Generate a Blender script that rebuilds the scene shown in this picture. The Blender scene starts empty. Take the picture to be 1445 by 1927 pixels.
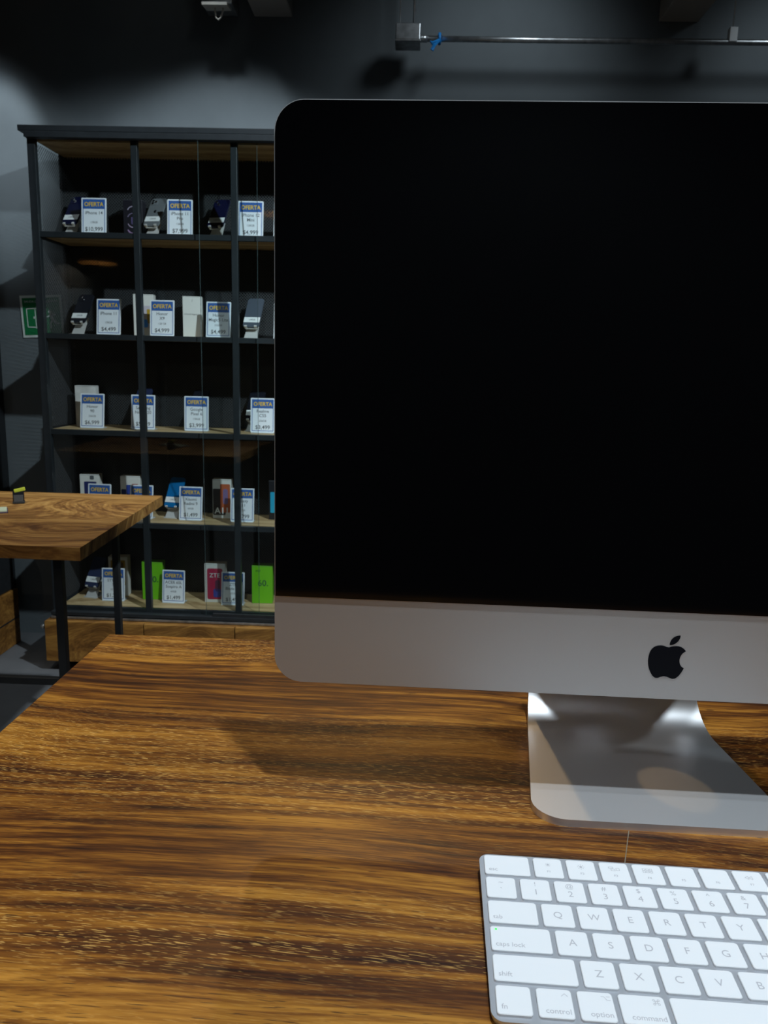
import bpy, bmesh, math, random
from mathutils import Vector, Matrix
random.seed(7)
S = bpy.context.scene
C = S.collection
R = math.radians
T = 1.08            # height of the main table top above the floor

# ------------------------------------------------------------------ camera
def cam_axes(pitch, roll, yaw):
    f = Vector((-math.sin(yaw)*math.cos(pitch), math.cos(yaw)*math.cos(pitch), -math.sin(pitch)))
    r0 = Vector((math.cos(yaw), math.sin(yaw), 0)); u0 = r0.cross(f)
    r = math.cos(roll)*r0 + math.sin(roll)*u0
    u = -math.sin(roll)*r0 + math.cos(roll)*u0
    return r, u, f
cd = bpy.data.cameras.new('camera'); cam = bpy.data.objects.new('camera', cd); C.objects.link(cam)
cd.sensor_fit = 'HORIZONTAL'; cd.sensor_width = 36.0; cd.lens = 1455.18/1445*36
cd.clip_start = 0.02; cd.clip_end = 50
r_, u_, f_ = cam_axes(0.1895, 0.0261, 0.0308)
M4 = Matrix(((r_.x, u_.x, -f_.x, 0), (r_.y, u_.y, -f_.y, 0), (r_.z, u_.z, -f_.z, T+0.2958), (0, 0, 0, 1)))
cam.matrix_world = M4
cd.dof.use_dof = True; cd.dof.focus_distance = 0.56; cd.dof.aperture_fstop = 36
S.camera = cam

# ------------------------------------------------------------------ world, lights, exposure
S.view_settings.view_transform = 'Standard'; S.view_settings.look = 'None'
S.view_settings.gamma = 1; S.view_settings.use_curve_mapping = False
S.view_settings.exposure = 0.25
w = bpy.data.worlds.new('world'); S.world = w; w.use_nodes = True
w.node_tree.nodes['Background'].inputs[0].default_value = (0.60, 0.75, 1.0, 1)
w.node_tree.nodes['Background'].inputs[1].default_value = 0.02
COOL = (0.80, 0.915, 1.0); WARM = (1.0, 0.66, 0.30)
def spot(name, loc, target, power, angle, col, rad=0.03, blend=0.4):
    l = bpy.data.lights.new(name, 'SPOT'); l.energy = power; l.color = col
    l.spot_size = R(angle); l.spot_blend = blend; l.shadow_soft_size = rad
    o = bpy.data.objects.new(name, l); C.objects.link(o); o.location = loc
    o.rotation_euler = (Vector(target)-Vector(loc)).to_track_quat('-Z', 'Y').to_euler()
    return o
# cool ceiling spot over the desk (throws the monitor's shadow), a weaker one straight above it
spot('desk_spot_light', (0.13, 0.20, T+1.93), (0.1, 0.5, T), 112, 75, COOL, 0.03, 0.6)
spot('desk_spot_light_two', (0.5, 0.40, T+1.93), (0.2, 0.5, T), 25, 70, COOL, 0.03, 0.6)
# warm ceiling spot at the far side of the table
spot('warm_spot_light', (-0.14, 2.51, T+1.95), (0.18, 0.55, T), 40, 36, WARM, 0.035, 0.5)
# wall-washing downlights in a row in front of the shelf wall
for x, y, p, a in ((-2.05, 3.25, 7, 96), (-0.85, 3.12, 15, 104)):
    spot('wall_downlight', (x, y, T+1.98), (x, y, 0), p, a, COOL, 0.04, 0.35)
spot('wall_downlight', (-1.90, 3.00, T+1.98), (-1.88, 3.65, T+1.18), 42, 30, COOL, 0.04, 0.6)
spot('wall_downlight', (0.40, 2.90, T+1.99), (0.30, 3.5, T+1.50), 10, 96, COOL, 0.13, 0.9)
spot('wall_downlight', (1.75, 2.90, T+1.99), (1.60, 3.65, T+1.42), 9, 74, COOL, 0.13, 0.9)
spot('bounce_fill_spot', (0.3, -1.5, T+1.95), (0.3, -1.5, 0), 34, 130, COOL, 0.06, 0.6)  # unseen fill spot added behind the camera to lift the ambient bounce
# shop spots aimed at the shelf from the middle of the room
spot('shelf_spot_light', (0.75, 1.50, T+1.95), (-0.90, 3.3, T+0.30), 280, 52, COOL, 0.04, 0.5)
spot('shelf_spot_light_two', (-0.5, 1.5, T+1.95), (-1.15, 3.25, T-0.4), 50, 46, COOL, 0.04, 0.5)
spot('left_table_light', (-1.35, 1.4, T+1.95), (-1.10, 2.00, T-0.2), 62, 46, (1, 0.93, 0.82), 0.04, 0.6)

# shop spot behind and to the right of the photographer
spot('room_spot_light', (1.15, -0.9, T+1.7), (0.62, 0.5, T+0.12), 24, 34, (0.95, 0.97, 1.0), 0.05, 0.9)

# ------------------------------------------------------------------ materials
def mat(name, col, rough=0.5, metal=0.0, spec=0.5, emit=None, noise=None, bump=None, aniso=None):
    m = bpy.data.materials.new(name); m.use_nodes = True
    nt = m.node_tree; b = nt.nodes['Principled BSDF']
    b.inputs['Base Color'].default_value = (*col, 1); b.inputs['Roughness'].default_value = rough
    b.inputs['Metallic'].default_value = metal; b.inputs['Specular IOR Level'].default_value = spec
    if emit:
        b.inputs['Emission Color'].default_value = (*emit[0], 1); b.inputs['Emission Strength'].default_value = emit[1]
    if noise or bump:
        tc = nt.nodes.new('ShaderNodeTexCoord')
        n = nt.nodes.new('ShaderNodeTexNoise'); n.inputs['Scale'].default_value = (noise or bump)[0]
        n.inputs['Detail'].default_value = 6
        nt.links.new(tc.outputs['Object'], n.inputs['Vector'])
        if noise:
            mx = nt.nodes.new('ShaderNodeMixRGB'); mx.blend_type = 'MULTIPLY'; mx.inputs[0].default_value = 1
            mr = nt.nodes.new('ShaderNodeMapRange'); mr.inputs['From Min'].default_value = 0.3; mr.inputs['From Max'].default_value = 0.7
            mr.inputs['To Min'].default_value = 1-noise[1]; mr.inputs['To Max'].default_value = 1+noise[1]
            nt.links.new(n.outputs['Fac'], mr.inputs['Value'])
            mx.inputs[1].default_value = (*col, 1); nt.links.new(mr.outputs[0], mx.inputs[2])
            nt.links.new(mx.outputs[0], b.inputs['Base Color'])
        if bump:
            bp = nt.nodes.new('ShaderNodeBump'); bp.inputs['Strength'].default_value = bump[1]; bp.inputs['Distance'].default_value = bump[2]
            nt.links.new(n.outputs['Fac'], bp.inputs['Height']); nt.links.new(bp.outputs[0], b.inputs['Normal'])
    return m

def ramp(nt, stops):
    cr = nt.nodes.new('ShaderNodeValToRGB'); e = cr.color_ramp.elements
    while len(e) < len(stops): e.new(0.5)
    for i, (p, c) in enumerate(stops):
        e[i].position = p; e[i].color = (*c, 1) if len(c) == 3 else c
    return cr

def wood(name, cols, rough=0.35, rot=0.0, k=1.0, dash=0.0, seed=0.0, wav=0.25, fine=0.35, coat=0.0):
    """long-grained wood, grain along local X; k scales the figure (bigger = finer)"""
    m = bpy.data.materials.new(name); m.use_nodes = True
    nt = m.node_tree; N = nt.nodes; L = nt.links; b = N['Principled BSDF']
    def math_(op, a, b_=None, clamp=False):
        n = N.new('ShaderNodeMath'); n.operation = op; n.use_clamp = clamp
        for i, v in enumerate((a, b_)):
            if v is None: continue
            if isinstance(v, (int, float)): n.inputs[i].default_value = v
            else: L.new(v, n.inputs[i])
        return n.outputs[0]
    tc = N.new('ShaderNodeTexCoord')
    mp = N.new('ShaderNodeMapping'); mp.inputs['Rotation'].default_value = (0, 0, rot); mp.inputs['Location'].default_value = (seed, seed*0.37, seed*0.71)
    L.new(tc.outputs['Object'], mp.inputs['Vector'])
    # slow waviness of the grain
    wn = N.new('ShaderNodeTexNoise'); wn.inputs['Scale'].default_value = 2.2*k; wn.inputs['Detail'].default_value = 2
    L.new(mp.outputs[0], wn.inputs['Vector'])
    sub = math_('SUBTRACT', wn.outputs['Fac'], 0.5)
    off = math_('MULTIPLY', sub, wav/k)
    cb = N.new('ShaderNodeCombineXYZ'); L.new(off, cb.inputs['Y']); L.new(off, cb.inputs['Z'])
    va = N.new('ShaderNodeVectorMath'); va.operation = 'ADD'; L.new(mp.outputs[0], va.inputs[0]); L.new(cb.outputs[0], va.inputs[1])
    def stretched(sx, sy, detail, rg=0.55, src=va):
        ms = N.new('ShaderNodeMapping'); ms.inputs['Scale'].default_value = (sx, sy, sy)
        L.new(src.outputs[0], ms.inputs['Vector'])
        n = N.new('ShaderNodeTexNoise'); n.inputs['Scale'].default_value = 1; n.inputs['Detail'].default_value = detail; n.inputs['Roughness'].default_value = rg
        L.new(ms.outputs[0], n.inputs['Vector']); return n.outputs['Fac']
    bands = stretched(1.0*k, 34*k, 6, 0.62)
    mid = stretched(5*k, 150*k, 4, 0.6)
    fin = stretched(22*k, 620*k, 3, 0.6)
    v = math_('ADD', math_('MULTIPLY', bands, 1.0), math_('MULTIPLY', math_('SUBTRACT', mid, 0.5), 0.75))
    v = math_('ADD', v, math_('MULTIPLY', math_('SUBTRACT', fin, 0.5), fine))
    broad = stretched(0.5*k, 7*k, 2, 0.5)
    v = math_('ADD', v, math_('MULTIPLY', math_('SUBTRACT', broad, 0.5), 0.30))
    cr = ramp(nt, cols); L.new(v, cr.inputs['Fac'])
    out = cr.outputs['Color']
    if dash:
        dr = N.new('ShaderNodeMapping'); dr.inputs['Rotation'].default_value = (0, 0, R(5)); L.new(va.outputs[0], dr.inputs['Vector'])
        d = stretched(120*k, 1500*k, 1, 0.4, dr)
        dm = N.new('ShaderNodeMapRange'); dm.inputs['From Min'].default_value = 0.60; dm.inputs['From Max'].default_value = 0.66; L.new(d, dm.inputs['Value'])
        zone = stretched(0.8*k, 11*k, 2, 0.5, mp)
        zm = N.new('ShaderNodeMapRange'); zm.inputs['From Min'].default_value = 0.46; zm.inputs['From Max'].default_value = 0.60; L.new(zone, zm.inputs['Value'])
        fac = math_('MULTIPLY', math_('MULTIPLY', dm.outputs[0], zm.outputs[0]), dash)
        mx = N.new('ShaderNodeMixRGB'); L.new(fac, mx.inputs[0]); L.new(out, mx.inputs[1]); mx.inputs[2].default_value = (0.62, 0.36, 0.10, 1)
        # dark pores
        d2 = stretched(60*k, 900*k, 1, 0.4, mp)
        pm = N.new('ShaderNodeMapRange'); pm.inputs['From Min'].default_value = 0.655; pm.inputs['From Max'].default_value = 0.70; L.new(d2, pm.inputs['Value'])
        mx2 = N.new('ShaderNodeMixRGB'); L.new(math_('MULTIPLY', pm.outputs[0], 0.75), mx2.inputs[0]); L.new(mx.outputs[0], mx2.inputs[1]); mx2.inputs[2].default_value = (0.035, 0.014, 0.006, 1)
        out = mx2.outputs[0]
    L.new(out, b.inputs['Base Color'])
    rr = N.new('ShaderNodeMapRange'); rr.inputs['To Min'].default_value = rough-0.06; rr.inputs['To Max'].default_value = rough+0.10; L.new(mid, rr.inputs['Value'])
    L.new(rr.outputs[0], b.inputs['Roughness'])
    bp = N.new('ShaderNodeBump'); bp.inputs['Strength'].default_value = 0.25; bp.inputs['Distance'].default_value = 0.0006
    L.new(fin, bp.inputs['Height']); L.new(bp.outputs[0], b.inputs['Normal'])
    b.inputs['Specular IOR Level'].default_value = 0.28
    if coat: b.inputs['Coat Weight'].default_value = coat; b.inputs['Coat Roughness'].default_value = 0.3
    return m

M = {}
M['desk_wood'] = wood('desk_wood', [(0.28, (0.022, 0.008, 0.004)), (0.41, (0.070, 0.022, 0.005)), (0.51, (0.155, 0.055, 0.008)), (0.61, (0.265, 0.108, 0.014)), (0.77, (0.43, 0.195, 0.029))], rough=0.42, rot=R(2.5), dash=0.6, seed=3.1, wav=0.07)
M['slab_wood'] = wood('slab_wood', [(0.3, (0.10, 0.040, 0.010)), (0.45, (0.19, 0.085, 0.021)), (0.56, (0.30, 0.150, 0.038)), (0.72, (0.44, 0.25, 0.075))], rough=0.5, rot=R(-4), k=0.42, seed=4.4, wav=1.1, fine=0.15)
M['slab_end'] = wood('slab_end', [(0.3, (0.15, 0.070, 0.018)), (0.5, (0.27, 0.135, 0.034)), (0.72, (0.42, 0.23, 0.07))], rough=0.5, k=0.6, seed=8.3, fine=0.15)
M['drawer_wood'] = wood('drawer_wood', [(0.3, (0.12, 0.052, 0.012)), (0.5, (0.22, 0.10, 0.022)), (0.7, (0.34, 0.17, 0.038))], rough=0.5, k=0.6, seed=5.7, fine=0.15, wav=0.6)
M['shelf_wood'] = wood('shelf_wood', [(0.3, (0.30, 0.19, 0.085)), (0.5, (0.46, 0.32, 0.16)), (0.7, (0.60, 0.45, 0.25))], rough=0.55, k=0.6, seed=2.2, fine=0.2)
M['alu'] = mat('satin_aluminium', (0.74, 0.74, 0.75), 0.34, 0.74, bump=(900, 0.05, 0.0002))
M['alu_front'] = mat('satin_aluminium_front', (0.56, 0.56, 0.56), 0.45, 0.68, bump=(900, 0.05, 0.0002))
M['kb_alu'] = mat('keyboard_aluminium', (0.55, 0.57, 0.61), 0.40, 0.75, bump=(1200, 0.05, 0.0002))
M['key'] = mat('white_key_plastic', (0.71, 0.725, 0.745), 0.45, bump=(1500, 0.04, 0.0001))
M['legend'] = mat('grey_legend_ink', (0.42, 0.42, 0.45), 0.6)
M['green_led'] = mat('green_led', (0.02, 0.6, 0.05), 0.4, emit=((0.03, 1, 0.08), 0.9))
M['screen'] = mat('black_screen_glass', (0.002, 0.002, 0.0025), 0.06, 0, 0.25)
M['logo'] = mat('black_gloss_emblem', (0.004, 0.005, 0.008), 0.4, 0, 0.1)
M['black_metal'] = mat('black_powder_coated_steel', (0.018, 0.020, 0.022), 0.5, 0.2, noise=(40, 0.15))
M['frame_metal'] = mat('charcoal_steel_frame', (0.017, 0.021, 0.024), 0.48, 0.1, noise=(30, 0.12))
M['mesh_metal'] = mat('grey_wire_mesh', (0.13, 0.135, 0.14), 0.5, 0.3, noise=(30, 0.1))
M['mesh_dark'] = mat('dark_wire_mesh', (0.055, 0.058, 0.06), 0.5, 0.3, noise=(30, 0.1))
M['wall'] = mat('dark_grey_wall_paint', (0.125, 0.145, 0.155), 0.75, noise=(5, 0.08), bump=(60, 0.15, 0.002))
M['ceil'] = mat('dark_ceiling_paint', (0.055, 0.058, 0.06), 0.85, noise=(4, 0.1))
M['beam'] = mat('taupe_beam_paint', (0.34, 0.31, 0.28), 0.8, noise=(6, 0.1))
M['floor'] = mat('grey_concrete_floor', (0.13, 0.134, 0.14), 0.6, noise=(4, 0.18), bump=(25, 0.1, 0.002))
M['galv'] = mat('galvanised_steel', (0.50, 0.52, 0.53), 0.35, 0.9, noise=(35, 0.25))
M['cream'] = mat('cream_plastic', (0.62, 0.59, 0.53), 0.5)
M['blue_tape'] = mat('blue_plastic_ribbon', (0.015, 0.23, 0.62), 0.45)
M['paper'] = mat('white_card_paper', (0.82, 0.865, 0.90), 0.35)
M['card_blue'] = mat('blue_print', (0.035, 0.115, 0.36), 0.4)
M['card_yellow'] = mat('yellow_print', (0.80, 0.52, 0.05), 0.4)
M['ink'] = mat('dark_grey_print', (0.10, 0.11, 0.12), 0.5)
M['acrylic'] = mat('clear_acrylic_foot', (0.62, 0.68, 0.72), 0.2)
M['white_box'] = mat('white_carton', (0.72, 0.71, 0.66), 0.5)
M['sticker'] = mat('white_sticker', (0.82, 0.84, 0.82), 0.4)
M['silver'] = mat('silver_stand_metal', (0.68, 0.67, 0.64), 0.38, 0.35)
M['lens'] = mat('camera_lens_glass', (0.01, 0.01, 0.012), 0.08)
M['lens_ring'] = mat('lens_ring_metal', (0.5, 0.5, 0.5), 0.25, 1.0)
M['sign_green'] = mat('green_sign_face', (0.010, 0.17, 0.055), 0.4)
M['sign_white'] = mat('white_sign_print', (0.62, 0.68, 0.64), 0.5)
M['scratch'] = mat('grey_scratch', (0.17, 0.14, 0.10), 0.5)
def colmat(name, c, rough=0.35, metal=0.0): 
    if name not in M: M[name] = mat(name, c, rough, metal)
    return M[name]
def glass_mat():
    m = bpy.data.materials.new('clear_glass'); m.use_nodes = True; nt = m.node_tree
    nt.nodes.remove(nt.nodes['Principled BSDF'])
    t = nt.nodes.new('ShaderNodeBsdfTransparent'); t.inputs[0].default_value = (0.95, 0.97, 0.97, 1)
    g = nt.nodes.new('ShaderNodeBsdfGlossy'); g.inputs['Roughness'].default_value = 0.03; g.inputs[0].default_value = (1, 1, 1, 1)
    lw = nt.nodes.new('ShaderNodeLayerWeight'); lw.inputs['Blend'].default_value = 0.5
    pw = nt.nodes.new('ShaderNodeMath'); pw.operation = 'POWER'; pw.inputs[1].default_value = 5; nt.links.new(lw.outputs['Facing'], pw.inputs[0])
    ma = nt.nodes.new('ShaderNodeMath'); ma.operation = 'MULTIPLY_ADD'; ma.inputs[1].default_value = 0.96; ma.inputs[2].default_value = 0.02; nt.links.new(pw.outputs[0], ma.inputs[0])
    mx = nt.nodes.new('ShaderNodeMixShader'); nt.links.new(ma.outputs[0], mx.inputs[0])
    nt.links.new(t.outputs[0], mx.inputs[1]); nt.links.new(g.outputs[0], mx.inputs[2])
    nt.links.new(mx.outputs[0], nt.nodes['Material Output'].inputs[0]); return m
M['glass'] = glass_mat()
M['glass_edge'] = mat('green_glass_edge', (0.05, 0.075, 0.075), 0.2)

# ------------------------------------------------------------------ mesh helpers
def link_mesh(name, me, m, parent=None, loc=(0, 0, 0), rot=(0, 0, 0), smooth=False):
    o = bpy.data.objects.new(name, me); C.objects.link(o)
    if not me.materials: me.materials.append(m if not isinstance(m, str) else M[m])
    o.location = loc; o.rotation_euler = rot
    if parent: o.parent = parent
    if smooth:
        for p in me.polygons: p.use_smooth = True
    return o
def bm_obj(name, bm, m, parent=None, loc=(0, 0, 0), rot=(0, 0, 0), smooth=False):
    me = bpy.data.meshes.new(name); bmesh.ops.recalc_face_normals(bm, faces=bm.faces[:]); bm.to_mesh(me); bm.free()
    return link_mesh(name, me, m, parent, loc, rot, smooth)
def add_box(bm, c, s, rot=None, bev=0.0, seg=2):
    mt = Matrix.Translation(c)
    if rot: mt = mt @ (rot if isinstance(rot, Matrix) else Matrix.Rotation(rot, 4, 'Z'))
    r = bmesh.ops.create_cube(bm, size=1, matrix=mt @ Matrix.Diagonal((*s, 1)))
    if bev:
        es = list({e for v in r['verts'] for e in v.link_edges})
        bmesh.ops.bevel(bm, geom=es, offset=bev, segments=seg, affect='EDGES', profile=0.5)
def box(name, c, s, m, parent=None, rot=(0, 0, 0), bev=0.0, smooth=False):
    bm = bmesh.new(); add_box(bm, (0, 0, 0), s, bev=bev)
    return bm_obj(name, bm, m, parent, c, rot, smooth)
def add_tube(bm, pts, rad, n=8, closed_ends=True):
    pts = [Vector(p) for p in pts]; rings = []
    for i, p in enumerate(pts):
        d = (pts[min(i+1, len(pts)-1)]-pts[max(i-1, 0)]).normalized()
        a = d.cross(Vector((0, 0, 1)));
        if a.length < 1e-4: a = d.cross(Vector((1, 0, 0)))
        a.normalize(); b = d.cross(a)
        rr = rad[i] if isinstance(rad, (list, tuple)) else rad
        rings.append([bm.verts.new(p+rr*(math.cos(2*math.pi*k/n)*a+math.sin(2*math.pi*k/n)*b)) for k in range(n)])
    for i in range(len(rings)-1):
        for k in range(n):
            bm.faces.new((rings[i][k], rings[i][(k+1) % n], rings[i+1][(k+1) % n], rings[i+1][k]))
    if closed_ends: bm.faces.new(rings[0][::-1]); bm.faces.new(rings[-1])
def tube(name, pts, rad, m, parent=None, n=10, loc=(0, 0, 0)):
    bm = bmesh.new(); add_tube(bm, pts, rad, n); return bm_obj(name, bm, m, parent, loc, smooth=True)
def add_prism(bm, poly, d0, d1, axis='y'):
    """extrude a 2-D outline; axis y: outline in (x,z), axis z: outline in (x,y)"""
    f = (lambda p, d: (p[0], d, p[1])) if axis == 'y' else (lambda p, d: (p[0], p[1], d))
    a = [bm.verts.new(f(p, d0)) for p in poly]; b = [bm.verts.new(f(p, d1)) for p in poly]
    n = len(poly); bm.faces.new(a); bm.faces.new(b[::-1])
    for i in range(n): bm.faces.new((a[i], b[i], b[(i+1) % n], a[(i+1) % n]))
def prism(name, poly, d0, d1, m, parent=None, axis='y', loc=(0, 0, 0), rot=(0, 0, 0)):
    bm = bmesh.new(); add_prism(bm, poly, d0, d1, axis); return bm_obj(name, bm, m, parent, loc, rot)
def rrect(x0, x1, z0, z1, r, n=6, corners=(1, 1, 1, 1)):
    """corners order: bottom-left, bottom-right, top-right, top-left"""
    out = []
    for (cx, cz, a0, on) in ((x0+r, z0+r, 180, corners[0]), (x1-r, z0+r, 270, corners[1]), (x1-r, z1-r, 0, corners[2]), (x0+r, z1-r, 90, corners[3])):
        if on:
            for k in range(n+1):
                a = R(a0+90*k/n); out.append((cx+r*math.cos(a), cz+r*math.sin(a)))
        else:
            out.append((x0 if a0 in (180, 90) else x1, z0 if a0 in (180, 270) else z1))
    return out
def thing(name, label, cat, loc=(0, 0, 0), rz=0.0, group=None):
    o = bpy.data.objects.new(name, None); C.objects.link(o); o.empty_display_size = 0.05
    o.location = loc; o.rotation_euler = (0, 0, rz); tag(o, label, cat, group); return o
def tag(o, label, cat, group=None, kind=None):
    o['label'] = label; o['category'] = cat
    if group: o['group'] = group
    if kind: o['kind'] = kind
    return o
def struct(o): o['kind'] = 'structure'; return o

_tx = {}
def text_mesh(body, size, bold=0.0, align='CENTER'):
    key = (body, round(size, 5), bold, align)
    if key not in _tx:
        cu = bpy.data.curves.new('txt', 'FONT'); cu.body = body; cu.size = size; cu.align_x = align; cu.align_y = 'CENTER'
        cu.offset = bold*size; cu.resolution_u = 3; cu.fill_mode = 'FRONT'
        o = bpy.data.objects.new('txt', cu); C.objects.link(o)
        dg = bpy.context.evaluated_depsgraph_get(); dg.update()
        me = bpy.data.meshes.new_from_object(o.evaluated_get(dg)); me.materials.clear()
        bpy.data.objects.remove(o); bpy.data.curves.remove(cu); _tx[key] = me
    return _tx[key]
def lettering(body, size, m, parent, loc, rot=(R(90), 0, 0), bold=0.0, align='CENTER', fit=None, name='lettering'):
    me = text_mesh(body, size, bold, align).copy()
    o = link_mesh(name, me, m, parent, loc, rot)
    if fit and len(me.vertices):
        wdt = max(v.co.x for v in me.vertices)-min(v.co.x for v in me.vertices)
        if wdt > fit: o.scale = (fit/wdt, 1, 1)
    return o

# ------------------------------------------------------------------ the room
X0, X1, Y0, Y1, H = -2.75, 3.2, -2.4, 3.65, T+2.12
struct(box('floor', ((X0+X1)/2, (Y0+Y1)/2, -0.05), (X1-X0+0.2, Y1-Y0+0.2, 0.1), 'floor'))
struct(box('ceiling', ((X0+X1)/2, (Y0+Y1)/2, H+0.05), (X1-X0+0.2, Y1-Y0+0.2, 0.1), 'ceil'))
struct(box('wall_back', ((X0+X1)/2, Y1+0.05, H/2), (X1-X0+0.2, 0.1, H), 'wall'))
struct(box('wall_front', ((X0+X1)/2, Y0-0.05, H/2), (X1-X0+0.2, 0.1, H), 'wall'))
struct(box('wall_left', (X0-0.05, (Y0+Y1)/2, H/2), (0.1, Y1-Y0, H), 'wall'))
struct(box('wall_right', (X1+0.05, (Y0+Y1)/2, H/2), (0.1, Y1-Y0, H), 'wall'))
for i, x in enumerate((-2.37, -0.643, 1.08, 2.8)):      # ceiling beams run from the back wall towards the room
    struct(box('trim_%d' % (i+1), (x, (Y0+Y1)/2, (T+1.748+H)/2), (0.165, Y1-Y0, H-T-1.748), 'beam', bev=0.004))
struct(box('trim_5', (-2.02, 3.60, H/2), (0.17, 0.10, H), 'black_metal', bev=0.004))   # dark jamb at the left end of the wall

# ------------------------------------------------------------------ main table
def main_table():
    t = thing('wooden_table', 'glossy brown streaked-grain wooden table carrying the computer and keyboard', 'table', (0.49, 0.42, 0))
    x0, x1, y0, y1 = -0.319-0.49, 1.30-0.49, 0.03-0.42, 0.789-0.42
    top = box('tabletop', ((x0+x1)/2, (y0+y1)/2, T-0.018), (x1-x0, y1-y0, 0.036), 'desk_wood', t, bev=0.0015)
    for x in (x0+0.08, x1-0.08):
        for y in (y0+0.07, y1-0.07):
            box('leg', (x, y, (T-0.036)/2), (0.035, 0.035, T-0.036), 'black_metal', t, bev=0.002)
    for y in (y0+0.07, y1-0.07): box('rail', ((x0+x1)/2, y, T-0.056), (x1-x0-0.2, 0.03, 0.04), 'black_metal', t)
    for x in (x0+0.08, x1-0.08): box('rail', (x, (y0+y1)/2, 0.25), (0.03, y1-y0-0.175, 0.03), 'black_metal', t)
    s = prism('scratch', [(0.1508-0.49, 0.4625-0.42), (0.1514-0.49, 0.4625-0.42), (0.1385-0.49, 0.425-0.42), (0.1379-0.49, 0.425-0.42)], T, T+0.00025, 'scratch', t, axis='z')
main_table()

# ------------------------------------------------------------------ all-in-one computer
def computer():
    t = thing('desktop_computer', 'large all-in-one desktop computer with black screen and silver chin on the table', 'computer', (0.1759, 0.495, T), R(-1.28))
    hw, z0, zc, z1, rad = 0.264, 0.0786, 0.1398, 0.4507, 0.0185
    out = rrect(-hw, hw, z0, z1, rad, 10)
    cz = (z0+z1)/2
    bm = bmesh.new()
    rings = []
    prof = [(1.0, 0.0), (1.0, 0.005)]
    for k in range(1, 15):
        s = 1-k/15.5
        prof.append((s, 0.005+0.055*(1-s)**1.25*(1+0.25*s)))
    prof.append((0.01, 0.0598))
    for s, y in prof:
        rings.append([bm.verts.new((px*s, y, cz+(pz-cz)*s)) for px, pz in out])
    n = len(out)
    for i in range(len(rings)-1):
        for k in range(n): bm.faces.new((rings[i][k], rings[i][(k+1) % n], rings[i+1][(k+1) % n], rings[i+1][k]))
    bm.faces.new(rings[-1]); bm.faces.new(rings[0][::-1])
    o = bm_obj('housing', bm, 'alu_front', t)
    for p in o.data.polygons: p.use_smooth = p.center.y > 0.006
    ins = 0.0007
    prism('screen', rrect(-hw+ins, hw-ins, zc, z1-ins, rad-ins, 10, (0, 0, 1, 1)), -0.0008, 0.0005, 'screen', t)
    bm = bmesh.new(); bmesh.ops.create_circle(bm, cap_ends=True, segments=16, radius=0.0022, matrix=Matrix.Translation((0.035, -0.0009, z1-0.0155)) @ Matrix.Rotation(R(90), 4, 'X'))
    bm_obj('camera_lens', bm, 'lens', t)
    # emblem on the chin
    body = [(425,420),(447,412),(470,408),(497,406),(522,408),(545,415),(563,424),(582,439),(597,455),(580,466),(565,479),(553,496),(545,515),(541,535),(541,553),(545,575),(552,592),(562,607),(575,619),(592,628),(586,645),(578,660),(562,687),(548,706),(535,719),(522,729),(508,736),(485,738),(468,733),(452,727),(425,716),(408,713),(393,712),(378,715),(362,719),(345,727),(330,730),(316,730),(303,726),(290,717),(278,706),(266,689),(254,669),(243,648),(234,624),(228,602),(224,580),(221,556),(221,533),(223,511),(227,488),(232,468),(240,450),(251,434),(265,420),(282,410),(300,404),(320,401),(340,400),(362,402),(380,408),(402,417)]
    leaf = [(427,395),(426,381),(429,367),(434,353),(441,340),(452,327),(465,316),(480,308),(495,303),(511,300),(527,299),(527,312),(524,326),(518,340),(510,353),(498,367),(485,378),(470,386),(455,391),(441,394)]
    def cv(p): return ((p[0]-409)*0.0641e-3, 0.1055-0.0694e-3*((p[1]-560)-0.035*(p[0]-409)))
    bm = bmesh.new(); add_prism(bm, [cv(p) for p in body], -0.0003, 0.0002); add_prism(bm, [cv(p) for p in leaf], -0.0003, 0.0002)
    bm_obj('emblem', bm, 'logo', t)
    # stand: flat foot, bend, neck leaning forward to the back of the housing
    hwf, th, yf = 0.085, 0.0052, -0.032
    path = []
    def seg(n, fn): 
        for i in range(n): path.append(fn(i/n))
    L1 = 0.122
    for sfr in (0, 0.0006, 0.002, 0.004, 0.007, 0.011, 0.016, 0.022): path.append((sfr, 0.0, 0.0, 1.0, 0.0))
    for i in range(1, 9): path.append((0.022+(L1-0.022)*i/8, 0.0, 0, 1, 0))
    R0 = 0.050
    for i in range(1, 23):
        a = R(106*i/22); path.append((L1+R0*math.sin(a), R0-R0*math.cos(a), 0, math.cos(a), math.sin(a)))
    ya, za = path[-1][0], path[-1][1]
    for i in range(1, 13):
        d = 0.185*i/12; path.append((ya-d*math.sin(R(16)), za+d*math.cos(R(16)), 0, -math.sin(R(16)), math.cos(R(16))))
    bm = bmesh.new(); top = []; bot = []
    NX = 14; rc = 0.022; s_acc = 0
    for i, (y, z, _, ty, tz) in enumerate(path):
        s_acc = y if i < 16 else 1
        tp = min(1, max(0, (y-0.02)/0.14)) if z < R0*1.2 else 1
        wd = hwf - 0.0145*tp - (rc-math.sqrt(max(0, rc*rc-(rc-s_acc)**2)) if s_acc < rc else 0)
        ny, nz = -tz, ty     # upper-side normal
        top.append([bm.verts.new((wd*(2*k/NX-1), yf+y+ny*th/2, th/2+z+nz*th/2)) for k in range(NX+1)])
        bot.append([bm.verts.new((wd*(2*k/NX-1), yf+y-ny*th/2, th/2+z-nz*th/2)) for k in range(NX+1)])
    for g, fl in ((top, 0), (bot, 1)):
        for i in range(len(g)-1):
            for k in range(NX):
                q = (g[i][k], g[i][k+1], g[i+1][k+1], g[i+1][k]); bm.faces.new(q[::-1] if fl else q)
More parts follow.
